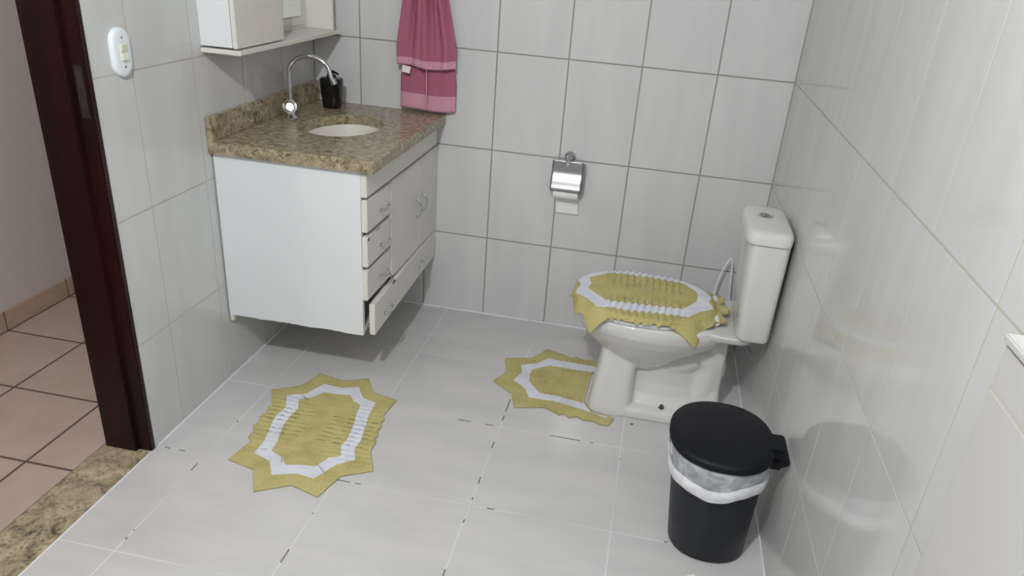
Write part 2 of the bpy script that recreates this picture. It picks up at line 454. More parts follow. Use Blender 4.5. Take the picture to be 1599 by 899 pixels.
boxo('cleat', M['lacquer_cream'], van, 0.004, 0.018, VY + 0.002, VY + 0.02, VB - 0.026, VB + 0.008)
boxo('top_rail', M['lacquer_cream'], van, VX, 0.529, VY, -0.006, 0.747, VT, bev=0.0025)
def pull(parent, c, horiz, L=0.036, tilt=0.0):
    """chrome bow pull; c = centre on the front surface"""
    x, y, z = c
    bm = bmesh.new()
    pts = []
    for k in range(17):
        t = -1 + k / 8
        d = 0.019 * math.sqrt(max(0, 1 - t * t)) + 0.001
        pts.append((x + d, y + t * L * (1 if horiz else 0), z + t * L * (0 if horiz else 1) + tilt * t))
    tube(bm, pts, 0.0044, 10)
    for s in (-1, 1):
        p = (x, y + s * L * (1 if horiz else 0), z + s * L * (0 if horiz else 1) + tilt * s)
        lathe(bm, [(0.0075, 0), (0.0075, 0.003), (0.004, 0.005)], p, 'x', 16)
    return link('handle', bm, M['chrome'], parent)
def front(name, y0, y1, z0, z1, chips=(), shift=0.0, mat='lacquer_cream'):
    bm = bmesh.new()
    box(bm, VX + 0.001 + shift, 0.529 + shift, y0, y1, z0, z1, 0, bev=0.0022)
    for cy, cz, sy, sz in chips:      # chipped lacquer, bare board showing
        g = []
        for k in range(9):
            a = 2 * PI * k / 9
            q = random.uniform(0.55, 1.0)
            g.append(bm.verts.new((0.5296 + shift, min(max(cy + sy * q * math.cos(a), y0), y1), min(max(cz + sz * q * math.sin(a), z0), z1))))
        bm.faces.new(g).material_index = 1
    return link(name, bm, [M[mat], M['bare']], van, smooth=False)
d = front('drawer', VY, -0.566, 0.628, 0.738, [(-0.786, 0.63, 0.012, 0.003)])
pull(d, (0.529, -0.635, 0.672), True)
d = front('drawer', VY, -0.566, 0.506, 0.614, [(-0.78, 0.604, 0.016, 0.007), (-0.69, 0.613, 0.03, 0.004), (-0.60, 0.507, 0.03, 0.003)])
pull(d, (0.529, -0.635, 0.547), True)
d = front('drawer', VY, -0.566, 0.382, 0.492, [(-0.57, 0.40, 0.01, 0.012)], shift=-0.003)
pull(d, (0.526, -0.645, 0.432), True)
d = front('door', -0.560, -0.240, 0.374, 0.740, [(-0.555, 0.376, 0.01, 0.008), (-0.24, 0.38, 0.006, 0.012)])
pull(d, (0.529, -0.272, 0.552), False)
d = front('door', -0.235, -0.006, 0.374, 0.740)
pull(d, (0.529, -0.200, 0.555), False)
# bottom drawer hangs askew: its near end is pulled out and dropped
bm = bmesh.new()
R = Matrix.Rotation(math.radians(1.1), 4, 'Z') @ Matrix.Rotation(math.radians(0.6), 4, 'X')
box(bm, -0.010, 0.010, -0.380, 0.386, -0.058, 0.061, 0, bev=0.002)
bmesh.ops.transform(bm, matrix=Matrix.Translation((0.5265, -0.392, 0.306)) @ R, verts=bm.verts)
for cy, cz, sy, sz in ((-0.565, 0.362, 0.02, 0.009),):
    g = [bm.verts.new((0.5402, cy + sy * math.cos(2 * PI * k / 9) * random.uniform(0.5, 1), cz + sz * math.sin(2 * PI * k / 9) * random.uniform(0.5, 1))) for k in range(9)]
    bm.faces.new(g).material_index = 1
bd = link('drawer', bm, [M['lacquer_cream'], M['bare']], van, smooth=False)
pull(bd, (0.541, -0.635, 0.285), True)
pull(bd, (0.533, -0.255, 0.312), True)

# granite counter with an oval opening
BC, BA, BB = (0.285, -0.382), 0.135, 0.178       # basin centre, half axes
ct = thing('vanity_countertop', (0.28, -0.4, 0.872), 'brown speckled granite countertop with low upstand over the white vanity cabinet', 'countertop')
bm = bmesh.new()
X0, X1, Y0, Y1, ZT, ZB = 0.001, 0.560, -0.808, -0.002, 0.872, 0.834
S = 96
def rect_pt(t):
    c, s = math.cos(t), math.sin(t)
    k = 1e9
    if c > 1e-9: k = min(k, (X1 - BC[0]) / c)
    if c < -1e-9: k = min(k, (X0 - BC[0]) / c)
    if s > 1e-9: k = min(k, (Y1 - BC[1]) / s)
    if s < -1e-9: k = min(k, (Y0 - BC[1]) / s)
    return (BC[0] + c * k, BC[1] + s * k)
angs = sorted([2 * PI * k / S for k in range(S)] + [math.atan2(y - BC[1], x - BC[0]) % (2 * PI) for x in (X0, X1) for y in (Y0, Y1)])
outer = [rect_pt(t) for t in angs]
inner = [(BC[0] + BA * math.cos(t), BC[1] + BB * math.sin(t)) for t in angs]
def shr(p, e): return (min(max(p[0], X0 + e), X1 - e), min(max(p[1], Y0 + e), Y1 - e))
rings = [[Vector((*p, ZB)) for p in inner], [Vector((*p, ZB)) for p in outer], [Vector((*p, ZT - 0.003)) for p in outer],
         [Vector((*shr(p, 0.003), ZT)) for p in outer],
         [Vector((BC[0] + (x - BC[0]) * 1.015, BC[1] + (y - BC[1]) * 1.012, ZT)) for x, y in inner], [Vector((*p, ZT - 0.002)) for p in inner], [Vector((*p, ZB)) for p in inner]]
loft(bm, rings, False, False)
bmesh.ops.remove_doubles(bm, verts=bm.verts, dist=1e-5)
link('slab', bm, M['granite'], ct, smooth=True, angle=30)
boxo('upstand', M['granite'], ct, 0.001, 0.020, -0.808, -0.002, 0.8722, 0.950, bev=0.002)

bs = thing('wash_basin', (BC[0], BC[1], 0.834), 'white oval wash basin set under the granite countertop', 'basin')
bm = bmesh.new()
rings = []
for f, z in ((1.09, 0.8335), (1.0, 0.8335), (0.99, 0.826), (0.96, 0.80), (0.90, 0.765), (0.78, 0.73), (0.6, 0.708), (0.35, 0.698), (0.13, 0.695)):
    rings.append([Vector((BC[0] + BA * f * math.cos(2 * PI * k / 64), BC[1] + BB * f * math.sin(2 * PI * k / 64), z)) for k in range(64)])
loft(bm, rings, False, True)
o = link('bowl', bm, M['basin'], bs, angle=60)
sm = o.modifiers.new('Solidify', 'SOLIDIFY'); sm.thickness = 0.006; sm.offset = 0
bm = bmesh.new(); lathe(bm, [(0.02, 0.0), (0.02, 0.002), (0.012, 0.003), (0.011, 0.001), (0.0, 0.001)], (BC[0], BC[1], 0.6985))
link('drain', bm, M['chrome'], bs)

# faucet
fa = thing('faucet', (0.074, -0.371, 0.872), 'chrome swan-neck faucet on the granite countertop beside the basin', 'faucet')
bm = bmesh.new(); lathe(bm, [(0.0, 0.0), (0.024, 0.0), (0.025, 0.004), (0.018, 0.010), (0.014, 0.016), (0.014, 0.028)], (0.074, -0.371, 0.872))
link('base', bm, M['chrome'], fa)
bm = bmesh.new(); lathe(bm, [(0.012, 0.024), (0.017, 0.030), (0.0195, 0.045), (0.017, 0.060), (0.012, 0.070), (0.0, 0.072)], (0.074, -0.371, 0.872))
link('valve_body', bm, M['chrome'], fa)
pts = [(0.074, -0.371, 0.935), (0.074, -0.371, 1.03)] + [(0.149 - 0.075 * math.cos(a), -0.371 + 0.012 * (1 - math.cos(a)), 1.035 + 0.062 * math.sin(a)) for a in [PI * k / 14 for k in range(0, 13)]]
pts += [(0.226, -0.350, 1.030), (0.236, -0.348, 1.012)]
bm = bmesh.new(); tube(bm, pts, 0.0084, 16)
sp = link('spout', bm, M['chrome'], fa, angle=60)
bm = bmesh.new(); tube(bm, [(0.230, -0.349, 1.024), (0.238, -0.3475, 1.006)], 0.0108, 16)
link('aerator', bm, M['chrome'], sp)
# round knob facing the room
bm = bmesh.new()
kd = Vector((0.35, -0.85, 0.25)).normalized()
prof = [(0.011, 0.0), (0.014, 0.010), (0.024, 0.014), (0.0265, 0.020), (0.0255, 0.026), (0.018, 0.028), (0.014, 0.0245), (0.0, 0.0245)]
kn = bmesh.new(); lathe(kn, prof, (0, 0, 0))
bmesh.ops.transform(kn, matrix=Matrix.Translation((0.078, -0.382, 0.914)) @ kd.to_track_quat('Z', 'Y').to_matrix().to_4x4(), verts=kn.verts)
bm.free(); link('knob', kn, M['chrome'], fa, angle=35)

# black soap dispenser
cu_ = thing('soap_dispenser', (0.126, -0.122, 0.872), 'glossy black soap dispenser standing behind the faucet on the granite countertop', 'soap dispenser')
bm = bmesh.new()
rings = []
for r, z in ((0.030, 0.0), (0.034, 0.003), (0.036, 0.02), (0.040, 0.06), (0.0425, 0.095), (0.0425, 0.108), (0.040, 0.114), (0.020, 0.118)):
    rings.append(sell(0.126, -0.122, 0.8722 + z, r, r * 0.92, 3.0, 40))
loft(bm, rings)
link('bottle', bm, M['black_gloss'], cu_, angle=50)
bm = bmesh.new(); lathe(bm, [(0.018, 0.117), (0.018, 0.128), (0.007, 0.130), (0.007, 0.135), (0.013, 0.136), (0.013, 0.143), (0.0, 0.145)], (0.126, -0.122, 0.8722))
link('pump', bm, M['black_gloss'], cu_)
bm = bmesh.new(); tube(bm, [(0.126, -0.122, 1.010), (0.150, -0.135, 1.010), (0.163, -0.142, 1.006)], 0.0042, 10)
link('nozzle', bm, M['black_gloss'], cu_)

# drain trap and red pipe under the vanity
dp = thing('drain_pipe', (0.49, -0.155, 0.19), 'dark red drain fitting poking out below the far end of the vanity', 'pipe')
bm = bmesh.new(); tube(bm, [(0.490, -0.15, 0.247), (0.490, -0.15, 0.222), (0.491, -0.156, 0.208), (0.492, -0.168, 0.198)], 0.010, 12)
link('elbow', bm, M['red_pipe'], dp)
bm = bmesh.new(); tube(bm, [(0.490, -0.15, 0.254), (0.490, -0.15, 0.236)], 0.014, 12)
link('collar', bm, M['rubber'], dp)

# ------------------------------------------------------------------ mirror cabinet
mc = thing('mirror_cabinet', (0.06, -0.42, 1.145), 'white wall mirror cabinet with a side cupboard and shelf above the faucet', 'cabinet')
ZS = 1.158
boxo('shelf', M['lacquer_cream'], mc, 0.001, 0.134, -0.79, -0.045, 1.144, ZS, bev=0.002)
bm = bmesh.new()
box(bm, 0.001, 0.105, -0.784, -0.770, ZS + 0.006, 1.78)
box(bm, 0.001, 0.105, -0.492, -0.478, ZS + 0.001, 1.78)
box(bm, 0.001, 0.105, -0.770, -0.492, ZS + 0.006, ZS + 0.018)
box(bm, 0.001, 0.105, -0.770, -0.492, 1.766, 1.78)
box(bm, 0.001, 0.008, -0.770, -0.492, ZS + 0.018, 1.766)
link('cupboard', bm, M['lacquer'], mc, smooth=False)
boxo('door', M['lacquer_cream'], mc, 0.1065, 0.121, -0.784, -0.480, ZS + 0.004, 1.78, bev=0.002)
boxo('side_panel', M['lacquer_cream'], mc, 0.001, 0.118, -0.074, -0.058, ZS + 0.0005, 1.78, bev=0.0015)
boxo('back_panel', M['lacquer_cream'], mc, 0.001, 0.012, -0.478, -0.075, ZS + 0.0005, 1.78, bev=0.001)
boxo('top_board', M['lacquer'], mc, 0.001, 0.134, -0.79, -0.045, 1.781, 1.795, bev=0.002)
boxo('mirror_pane', M['mirror'], mc, 0.0125, 0.017, -0.476, -0.130, 1.206, 1.74, bev=0.0008)
boxo('rail', M['lacquer_cream'], mc, 0.0125, 0.020, -0.478, -0.13, 1.175, 1.203, bev=0.001)

# ------------------------------------------------------------------ light switch
sw = thing('light_switch', (0.002, -1.154, 1.184), 'white oval light switch with two yellowed rockers on the tiles by the door', 'switch')
def stadium(cy, cz, hw, hh, n=2.8, seg=48, x=0.0, p=1.0):
    out = []
    for k in range(seg):
        t = 2 * PI * k / seg
        # straight sides, round ends
        c, s = math.cos(t), math.sin(t)
        out.append(Vector((x, cy + hw * c * p, cz + (hh - hw) * (1 if s > 0 else -1 if s < 0 else 0) + hw * s * p)))
    return out
bm = bmesh.new()
loft(bm, [stadium(-1.154, 1.184, 0.037, 0.062, x=0.0005), stadium(-1.154, 1.184, 0.037, 0.062, x=0.009), stadium(-1.154, 1.184, 0.037, 0.062, x=0.0125, p=0.9), stadium(-1.154, 1.184, 0.037, 0.062, x=0.0135, p=0.6)])
link('plate', bm, M['switch'], sw, angle=50)
for k, (za, t) in enumerate(((1.196, 12), (1.174, -12))):
    bm = bmesh.new()
    box(bm, -0.004, 0.006, -0.011, 0.011, -0.010, 0.010, 0, bev=0.0015)
    bmesh.ops.transform(bm, matrix=Matrix.Translation((0.0135, -1.155, za)) @ Matrix.Rotation(math.radians(t), 4, 'Y'), verts=bm.verts)
    link('rocker', bm, M['rocker'], sw)
for zz in (1.221, 1.148):
    bm = bmesh.new(); lathe(bm, [(0.003, 0), (0.003, 0.0012), (0.0, 0.0016)], (0.0135, -1.154, zz), 'x', 14)
    link('screw', bm, M['steel'], sw)

# ------------------------------------------------------------------ towel
def sheet(bm, rows, mi=0, band=None):
    """rows of points top to bottom"""
    V = [[bm.verts.new(p) for p in r] for r in rows]
    for i in range(len(V) - 1):
        for k in range(len(V[0]) - 1):
            f = bm.faces.new((V[i][k], V[i + 1][k], V[i + 1][k + 1], V[i][k + 1]))
            if band and any(a <= i / (len(V) - 1) < b for a, b in band): f.material_index = 1
tw = thing('hand_towel', (0.495, -0.04, 1.5), 'pink terry hand towel hanging folded on the back wall beside the countertop', 'towel')
def towel_layer(zt, zb, xl, xr, ytop, ybot, folds, ph, amp, band, name, mats, hem=0.0):
    bm = bmesh.new()
    rows = []
    NR, NC = 60, 56
    for i in range(NR + 1):
        t = i / NR
        z = zt + (zb - zt) * t
        L, R_ = xl(z), xr(z)
        row = []
        for k in range(NC + 1):
            s = k / NC
            x = L + (R_ - L) * s
            a = amp(z)
            y = ytop + (ybot - ytop) * t - a * math.sin(folds * PI * s + ph) - 0.4 * a * math.sin(2.3 * folds * s * PI + 1.3 * ph + t * 1.5)
            y += 0.010 * (2 * s - 1) ** 4
            zz = z + hem * math.sin(2.2 * PI * s + 0.6) * t ** 4
            row.append((x, y, zz))
        rows.append(row)
    sheet(bm, rows, band=band)
    o = link(name, bm, mats, tw, angle=180, recalc=False)
    md = o.modifiers.new('Solidify', 'SOLIDIFY'); md.thickness = 0.005; md.offset = 0
    return o
lerp = lambda a, b, t: a + (b - a) * max(0, min(1, t))
fL = lambda z: lerp(0.372, 0.430, (z - 1.13) / 0.37)
fR = lambda z: lerp(0.607, 0.520, (z - 1.13) / 0.37)
back = towel_layer(1.50, 0.884, lambda z: lerp(0.378, 0.43, (z - 1.0) / 0.5), lambda z: lerp(0.603, 0.52, (z - 1.0) / 0.5), -0.022, -0.032, 3.0, 0.4,
                   lambda z: 0.004, [(0.89, 0.995)], 'back_layer', [M['towel'], M['towel_band']], 0.003)
frontl = towel_layer(1.50, 1.052, fL, fR, -0.050, -0.060, 5.0, 0.9, lambda z: lerp(0.006, 0.020, (z - 1.05) / 0.30), [(0.92, 1.01)], 'front_layer', [M['towel'], M['towel_band']], 0.006)
# seam down the middle of the back layer
bm = bmesh.new()
tube(bm, spline([(0.487, -0.040, 1.06), (0.489, -0.041, 0.98), (0.488, -0.041, 0.888)], 20), 0.0028, 8)
link('fold_edge', bm, M['towel_band'], tw)
bm = bmesh.new()
box(bm, -0.0165, 0.0165, -0.0008, 0.0008, -0.013, 0.013, 0, bev=0.0004)
bmesh.ops.transform(bm, matrix=Matrix.Translation((0.413, -0.066, 1.041)) @ Matrix.Rotation(math.radians(8), 4, 'Y'), verts=bm.verts)
link('care_label', bm, M['label'], tw)
hk = thing('towel_hook', (0.475, -0.003, 1.5), 'chrome towel hook above the pink hand towel', 'hook')
bm = bmesh.new(); lathe(bm, [(0.0, -0.0), (0.018, -0.0), (0.018, -0.005), (0.007, -0.007), (0.006, -0.012), (0.0, -0.012)], (0.475, -0.0005, 1.512), 'y', 24)
link('plate', bm, M['chrome'], hk)
bm = bmesh.new(); tube(bm, [(0.475, -0.012, 1.512), (0.475, -0.033, 1.511), (0.475, -0.056, 1.516), (0.475, -0.064, 1.528)], 0.004, 10)
link('arm', bm, M['chrome'], hk)

# ------------------------------------------------------------------ toilet paper holder and roll
hd = thing('toilet_paper_holder', (1.082, -0.004, 0.76), 'chrome toilet paper holder with curved cover plate on the back wall', 'toilet paper holder')
bm = bmesh.new(); lathe(bm, [(0.0, 0.0), (0.022, 0.0), (0.024, -0.004), (0.022, -0.010), (0.015, -0.014), (0.011, -0.022), (0.0, -0.024)], (1.082, -0.0005, 0.760), 'y', 30)
link('rose', bm, M['chrome'], hd)
bm = bmesh.new(); tube(bm, [(1.080, -0.018, 0.757), (1.080, -0.036, 0.748), (1.080, -0.040, 0.738)], 0.007, 12)
lathe(bm, [(0.0, -0.014), (0.009, -0.012), (0.011, 0.0), (0.009, 0.006), (0.0, 0.008)], (1.080, -0.036, 0.742), 'y', 20)
link('bracket', bm, M['chrome'], hd)
PLATE = spline([(0, -0.036, 0.750), (0, -0.037, 0.722), (0, -0.040, 0.698), (0, -0.052, 0.672), (0, -0.064, 0.652), (0, -0.0685, 0.640), (0, -0.067, 0.630)], 60)
bm = bmesh.new()
rows = []
for i in range(29):
    t = i / 28
    q = PLATE[min(int(t * (len(PLATE) - 1)), len(PLATE) - 1)]
    y, z = q.y, q.z
    ins = 0.006 * (1 - min(1, t * 12)) ** 2
    rows.append([(1.0175 + 0.001 * t + ins + (0.126 - 2 * ins) * k / 16, y, z) for k in range(17)])
sheet(bm, rows)
o = link('cover_plate', bm, M['steel'], hd, angle=60)
md = o.modifiers.new('Solidify', 'SOLIDIFY'); md.thickness = 0.0012
RX, RY, RZ, RR = 1.083, -0.0395, 0.620, 0.0255
bm = bmesh.new(); tube(bm, [(1.147, -0.032, 0.745), (1.147, -0.038, 0.69), (1.147, RY, RZ + 0.01), (1.142, RY, RZ), (1.022, RY, RZ)], 0.003, 10)
link('rod', bm, M['chrome'], hd)
rl = thing('toilet_paper_roll', (RX, RY, RZ), 'white toilet paper roll with a hanging tail under the chrome cover', 'toilet paper')
bm = bmesh.new(); lathe(bm, [(0.017, -0.050), (RR - 0.001, -0.050), (RR, -0.048), (RR, 0.048), (RR - 0.001, 0.050), (0.017, 0.050), (0.017, -0.050)], (RX, RY, RZ), 'x', 48)
bmesh.ops.remove_doubles(bm, verts=bm.verts, dist=1e-5)
link('roll', bm, M['paper'], rl, angle=50)
bm = bmesh.new()
rows = []
for i in range(15):
    t = i / 14
    rows.append([(1.036 + 0.0965 * k / 10 + 0.008 * t, RY + RR + 0.0006 + 0.008 * min(1, t * 1.3) + 0.0005 * math.sin(k * 0.9 + t * 3), RZ - 0.100 * t) for k in range(11)])
sheet(bm, rows)
o = link('paper_tail', bm, M['paper'], rl, angle=180)
md = o.modifiers.new('Solidify', 'SOLIDIFY'); md.thickness = 0.0006

# ------------------------------------------------------------------ toilet
TY = -0.530
TOI = thing('toilet', (1.55, TY, 0), 'white ceramic toilet with attached cistern against the right wall', 'toilet')
bm = bmesh.new()
# bowl: rim to foot, (z, front x, back x, half width, exponent)
secs = [(0.402, 1.222, 1.745, 0.183, 2.35), (0.396, 1.212, 1.755, 0.192, 2.35), (0.375, 1.212, 1.760, 0.193, 2.35), (0.350, 1.220, 1.758, 0.188, 2.3),
        (0.315, 1.240, 1.735, 0.170, 2.2), (0.275, 1.275, 1.680, 0.142, 2.1), (0.235, 1.322, 1.620, 0.112, 2.1), (0.200, 1.365, 1.575, 0.085, 2.1), (0.175, 1.40, 1.54, 0.055, 2.0)]
loft(bm, [sell((a + b) / 2, TY, z, (b - a) / 2, w, n, 72) for z, a, b, w, n in secs])
# front pedestal block, flaring to the floor
ped = [(0.0, 1.302, 1.470, 0.122), (0.02, 1.304, 1.468, 0.120), (0.10, 1.312, 1.462, 0.108), (0.19, 1.325, 1.462, 0.098), (0.26, 1.33, 1.46, 0.09)]
loft(bm, [sell((a + b) / 2, TY, z, (b - a) / 2, w, 5.0, 48) for z, a, b, w in ped])
# foot plate
loft(bm, [sell(1.535, TY, z, 0.215 - e, 0.120 - e, 3.6, 56) for z, e in ((0.0, 0.0), (0.028, 0.0), (0.040, 0.008), (0.043, 0.03))])
# raised middle web inside the foot recess
loft(bm, [sell(1.55, TY, z, 0.16 - e, w, 3.0, 40) for z, e, w in ((0.02, 0, 0.095), (0.05, 0.0, 0.078), (0.08, 0.01, 0.058), (0.12, 0.02, 0.048), (0.24, 0.06, 0.05))])
# trapway: rises behind the bowl and turns down to the floor
tube(bm, spline([(1.57, TY, 0.20), (1.605, TY, 0.20), (1.645, TY, 0.225), (1.685, TY, 0.250), (1.722, TY, 0.215), (1.712, TY, 0.14), (1.700, TY, 0.06), (1.70, TY, 0.004)], 48), 0.054, 24)
# deck that carries the cistern
loft(bm, [sell(1.745, TY, z, 0.085, w, 4, 48) for z, w in ((0.330, 0.05), (0.352, 0.115), (0.374, 0.152), (0.397, 0.162))])
loft(bm, [sell(1.735, TY, z, a, w, 4, 48) for z, a, w in ((0.0, 0.045, 0.09), (0.03, 0.042, 0.075), (0.12, 0.032, 0.045), (0.32, 0.03, 0.05))])
bowl = link('bowl', bm, M['ceramic'], TOI)
rm = bowl.modifiers.new('Remesh', 'REMESH'); rm.mode = 'VOXEL'; rm.voxel_size = 0.0042; rm.use_smooth_shade = True
smo = bowl.modifiers.new('Smooth', 'SMOOTH'); smo.factor = 0.5; smo.iterations = 9

bm = bmesh.new()
CY0, CY1 = -0.707, -0.412       # cistern near and far side
rings = []
for z, x0, e in ((0.398, 1.764, 0.010), (0.402, 1.760, 0.004), (0.412, 1.757, 0.0), (0.55, 1.750, 0.0), (0.74, 1.741, -0.002)):
    cx, hx = (x0 + 1.868) / 2, (1.868 - x0) / 2
    rings.append(sell(cx, (CY0 + CY1) / 2, z, hx - e, (CY1 - CY0) / 2 - e, 6.5, 96))
loft(bm, rings)
cis = link('cistern', bm, M['ceramic'], TOI, angle=50)
bm = bmesh.new()
rings = []
for z, e in ((0.7395, 0.006), (0.741, 0.0), (0.764, 0.0), (0.773, 0.004), (0.778, 0.012), (0.7805, 0.030)):
    rings.append(sell((1.727 + 1.871) / 2, (CY0 + CY1) / 2 - 0.001, z, (1.871 - 1.727) / 2 - e, 0.157 - e, 6.0, 96))
loft(bm, rings)
link('cistern_lid', bm, M['ceramic'], TOI, angle=60)
bm = bmesh.new()
lathe(bm, [(0.0, 0.0), (0.024, 0.0), (0.025, 0.003), (0.021, 0.006), (0.018, 0.0045), (0.0, 0.0045)], (1.792, -0.537, 0.7795))
bt = link('flush_button', bm, M['chrome'], TOI)
for dx, nm in ((-0.008, 0), (0.008, 1)):
    bm = bmesh.new(); box(bm, 1.792 + dx - 0.0065, 1.792 + dx + 0.0065, -0.547, -0.527, 0.7835, 0.7858, 0, bev=0.001)
    link('push_key', bm, plain('dark_chrome', (0.35, 0.36, 0.38, 1), 0.2, 1.0) if nm == 0 else M['steel'], bt)
# seat and lid
SX, SA, SB = 1.447, 0.238, 0.190
bm = bmesh.new()
o_ = [sell(SX, TY, z, SA - e, SB - e, 2.35, 72) for z, e in ((0.4035, 0.004), (0.405, 0.0), (0.416, 0.0), (0.419, 0.004))]
i_ = [sell(SX - 0.01, TY, z, SA - 0.075, SB - 0.065, 2.2, 72) for z in (0.419, 0.4035)]
loft(bm, o_ + i_ + [o_[0]], False, False)
bmesh.ops.remove_doubles(bm, verts=bm.verts, dist=1e-5)
link('seat', bm, M['lacquer'], TOI, angle=50)
bm = bmesh.new()
loft(bm, [sell(SX, TY, z, SA - e, SB - e, 2.35, 72) for z, e in ((0.4215, 0.006), (0.423, 0.001), (0.431, 0.0), (0.435, 0.004), (0.437, 0.014), (0.4375, 0.05))])
link('seat_lid', bm, M['lacquer'], TOI, angle=60)
for s in (-1, 1):
    bm = bmesh.new(); tube(bm, [(1.700, TY + s * 0.065, 0.421), (1.700, TY + s * 0.105, 0.421)], 0.010, 14)
    box(bm, 1.676, 1.704, TY + s * 0.085 - 0.015, TY + s * 0.085 + 0.015, 0.4035, 0.424, 0, bev=0.003)
    link('hinge', bm, M['lacquer'], TOI)
bm = bmesh.new()
lathe(bm, [(0.011, 0.0), (0.011, 0.004), (0.007, 0.006), (0.007, 0.013), (0.0, 0.015)], (1.570, -0.615, 0.0425), seg=6)
tag(link('floor_bolt', bm, plain('tarnished_bolt', (0.16, 0.14, 0.11, 1), 0.4, 0.9), TOI), 'tarnished hexagonal floor bolt')

# ------------------------------------------------------------------ crochet pieces
def inside(p, poly):
    x, y = p; c = False; j = len(poly) - 1
    for i in range(len(poly)):
        xi, yi = poly[i]; xj, yj = poly[j]
        if (yi > y) != (yj > y) and x < (xj - xi) * (y - yi) / (yj - yi) + xi: c = not c
        j = i
    return c
def dense(poly, step):
    out = []
    for i in range(len(poly)):
        a, b = Vector(poly[i]), Vector(poly[(i + 1) % len(poly)])
        n = max(1, int((b - a).length / step))
        for k in range(n): out.append(a.lerp(b, k / n))
    return out
def crochet_mesh(name, A, B, C, step, place, parent_tag, thick=0.0035, slits=()):
    """A outer outline, B outer edge of the white band, C inner edge; place maps cloth point -> 3D"""
    pts, edges = [], []
    for poly in (A, B, C):
        d = dense(poly, step)
        n0 = len(pts)
        pts += d
        edges += [(n0 + i, n0 + (i + 1) % len(d)) for i in range(len(d))]
    quads = []
    for a, b in slits:          # narrow openings in the crochet
        a, b = Vector(a), Vector(b)
        t = (b - a).normalized(); q = Vector((-t.y, t.x)) * 0.0012
        quad = [a - q, a.lerp(b, 0.5) - q * 1.6, b - q, b + q, a.lerp(b, 0.5) + q * 1.6, a + q]
        n0 = len(pts); pts += quad; edges += [(n0 + i, n0 + (i + 1) % 6) for i in range(6)]
        quads.append(quad)
    lo = [min(p[0] for p in A), min(p[1] for p in A)]; hi = [max(p[0] for p in A), max(p[1] for p in A)]
    x = lo[0]
    while x < hi[0]:
        y = lo[1]
        while y < hi[1]:
            if inside((x, y), A): pts.append(Vector((x + random.uniform(-1, 1) * step * 0.15, y + random.uniform(-1, 1) * step * 0.15)))
            y += step
        x += step
    vs, es, fs, _, _, _ = delaunay_2d_cdt(pts, edges, [], 0, 1e-5)
    bm = bmesh.new()
    V = [bm.verts.new(place(v)) for v in vs]
    for f in fs:
        c = (sum(vs[i][0] for i in f) / len(f), sum(vs[i][1] for i in f) / len(f))
        if not inside(c, A) or any(abs(c[0] - q[0][0]) < 0.06 and abs(c[1] - q[0][1]) < 0.06 and inside(c, q) for q in quads): continue
        face = bm.faces.new([V[i] for i in f])
        face.material_index = 1 if (inside(c, B) and not inside(c, C)) else 0
    for v in [v for v in bm.verts if not v.link_faces]: bm.verts.remove(v)
    bmesh.ops.recalc_face_normals(bm, faces=bm.faces)
    if sum(f.normal.z for f in bm.faces) < 0: bmesh.ops.reverse_faces(bm, faces=bm.faces)
    o = link(name, bm, [M['yellow'], M['white_yarn']], None, angle=180, recalc=False)
    md = o.modifiers.new('Solidify', 'SOLIDIFY'); md.thickness = thick; md.offset = -1
    return tag(o, *parent_tag)
def ribs(x, y, cx, cy, hx, hy, axis, amp=0.0011, wl=0.0235):
    """small pleats crossing the middle of the piece"""
    if axis == 'y': x, y, cx, cy = y, x, cy, cx
    w = max(0, 1 - ((x - cx) / hx) ** 2) ** 0.5; d = abs(y - cy)
    return amp * w * min(1, d / hy) ** 1.5 * math.cos(2 * PI * (x - cx) / wl)
def slit_rows(cx, cy, along, wl, n, spans, jit):
    out = []
    for k in range(-n, n + 1):
        p = (k + 0.5) * wl
        for a, b in spans:
            for s_ in (-1, 1):
                if random.random() < 0.15: continue
                e = random.uniform(-jit, jit)
                u0, u1 = s_ * a, s_ * (b - random.uniform(0, 0.3) * (b - a))
                out.append(((cx + p, cy + u0), (cx + p + e, cy + u1)) if along == 'x' else ((cx + u0, cy + p), (cx + u1, cy + p + e)))
    return out
R1A = [(0.298, -0.703), (0.403, -0.727), (0.483, -0.683), (0.535, -0.772), (0.631, -0.792), (0.619, -0.895), (0.632, -0.918), (0.627, -0.941), (0.637, -0.964), (0.631, -0.986), (0.644, -1.013), (0.638, -1.03), (0.651, -1.05), (0.649, -1.094), (0.695, -1.19), (0.609, -1.241), (0.582, -1.349), (0.486, -1.32), (0.393, -1.377), (0.341, -1.284), (0.247, -1.262), (0.265, -1.163), (0.245, -1.138), (0.246, -1.103), (0.228, -1.078), (0.24, -1.053), (0.224, -1.027), (0.235, -0.997), (0.223, -0.967), (0.234, -0.956), (0.183, -0.861), (0.271, -0.804)]
R1B = [(0.344, -0.769), (0.42, -0.774), (0.47, -0.75), (0.51, -0.813), (0.567, -0.832), (0.569, -0.888), (0.571, -0.909), (0.585, -0.98), (0.599, -1.056), (0.598, -1.105), (0.62, -1.154), (0.575, -1.194), (0.536, -1.276), (0.476, -1.268), (0.408, -1.295), (0.372, -1.236), (0.306, -1.21), (0.305, -1.144), (0.292, -1.089), (0.279, -1.042), (0.274, -1.001), (0.283, -0.954), (0.251, -0.879), (0.311, -0.848)]
R1C = [(0.365, -0.823), (0.41, -0.821), (0.461, -0.81), (0.489, -0.845), (0.52, -0.859), (0.528, -0.912), (0.545, -0.992), (0.555, -1.059), (0.549, -1.1), (0.571, -1.15), (0.538, -1.169), (0.516, -1.222), (0.467, -1.226), (0.425, -1.238), (0.401, -1.209), (0.352, -1.187), (0.347, -1.141), (0.335, -1.096), (0.324, -1.049), (0.32, -0.997), (0.324, -0.942), (0.303, -0.892), (0.344, -0.861)]
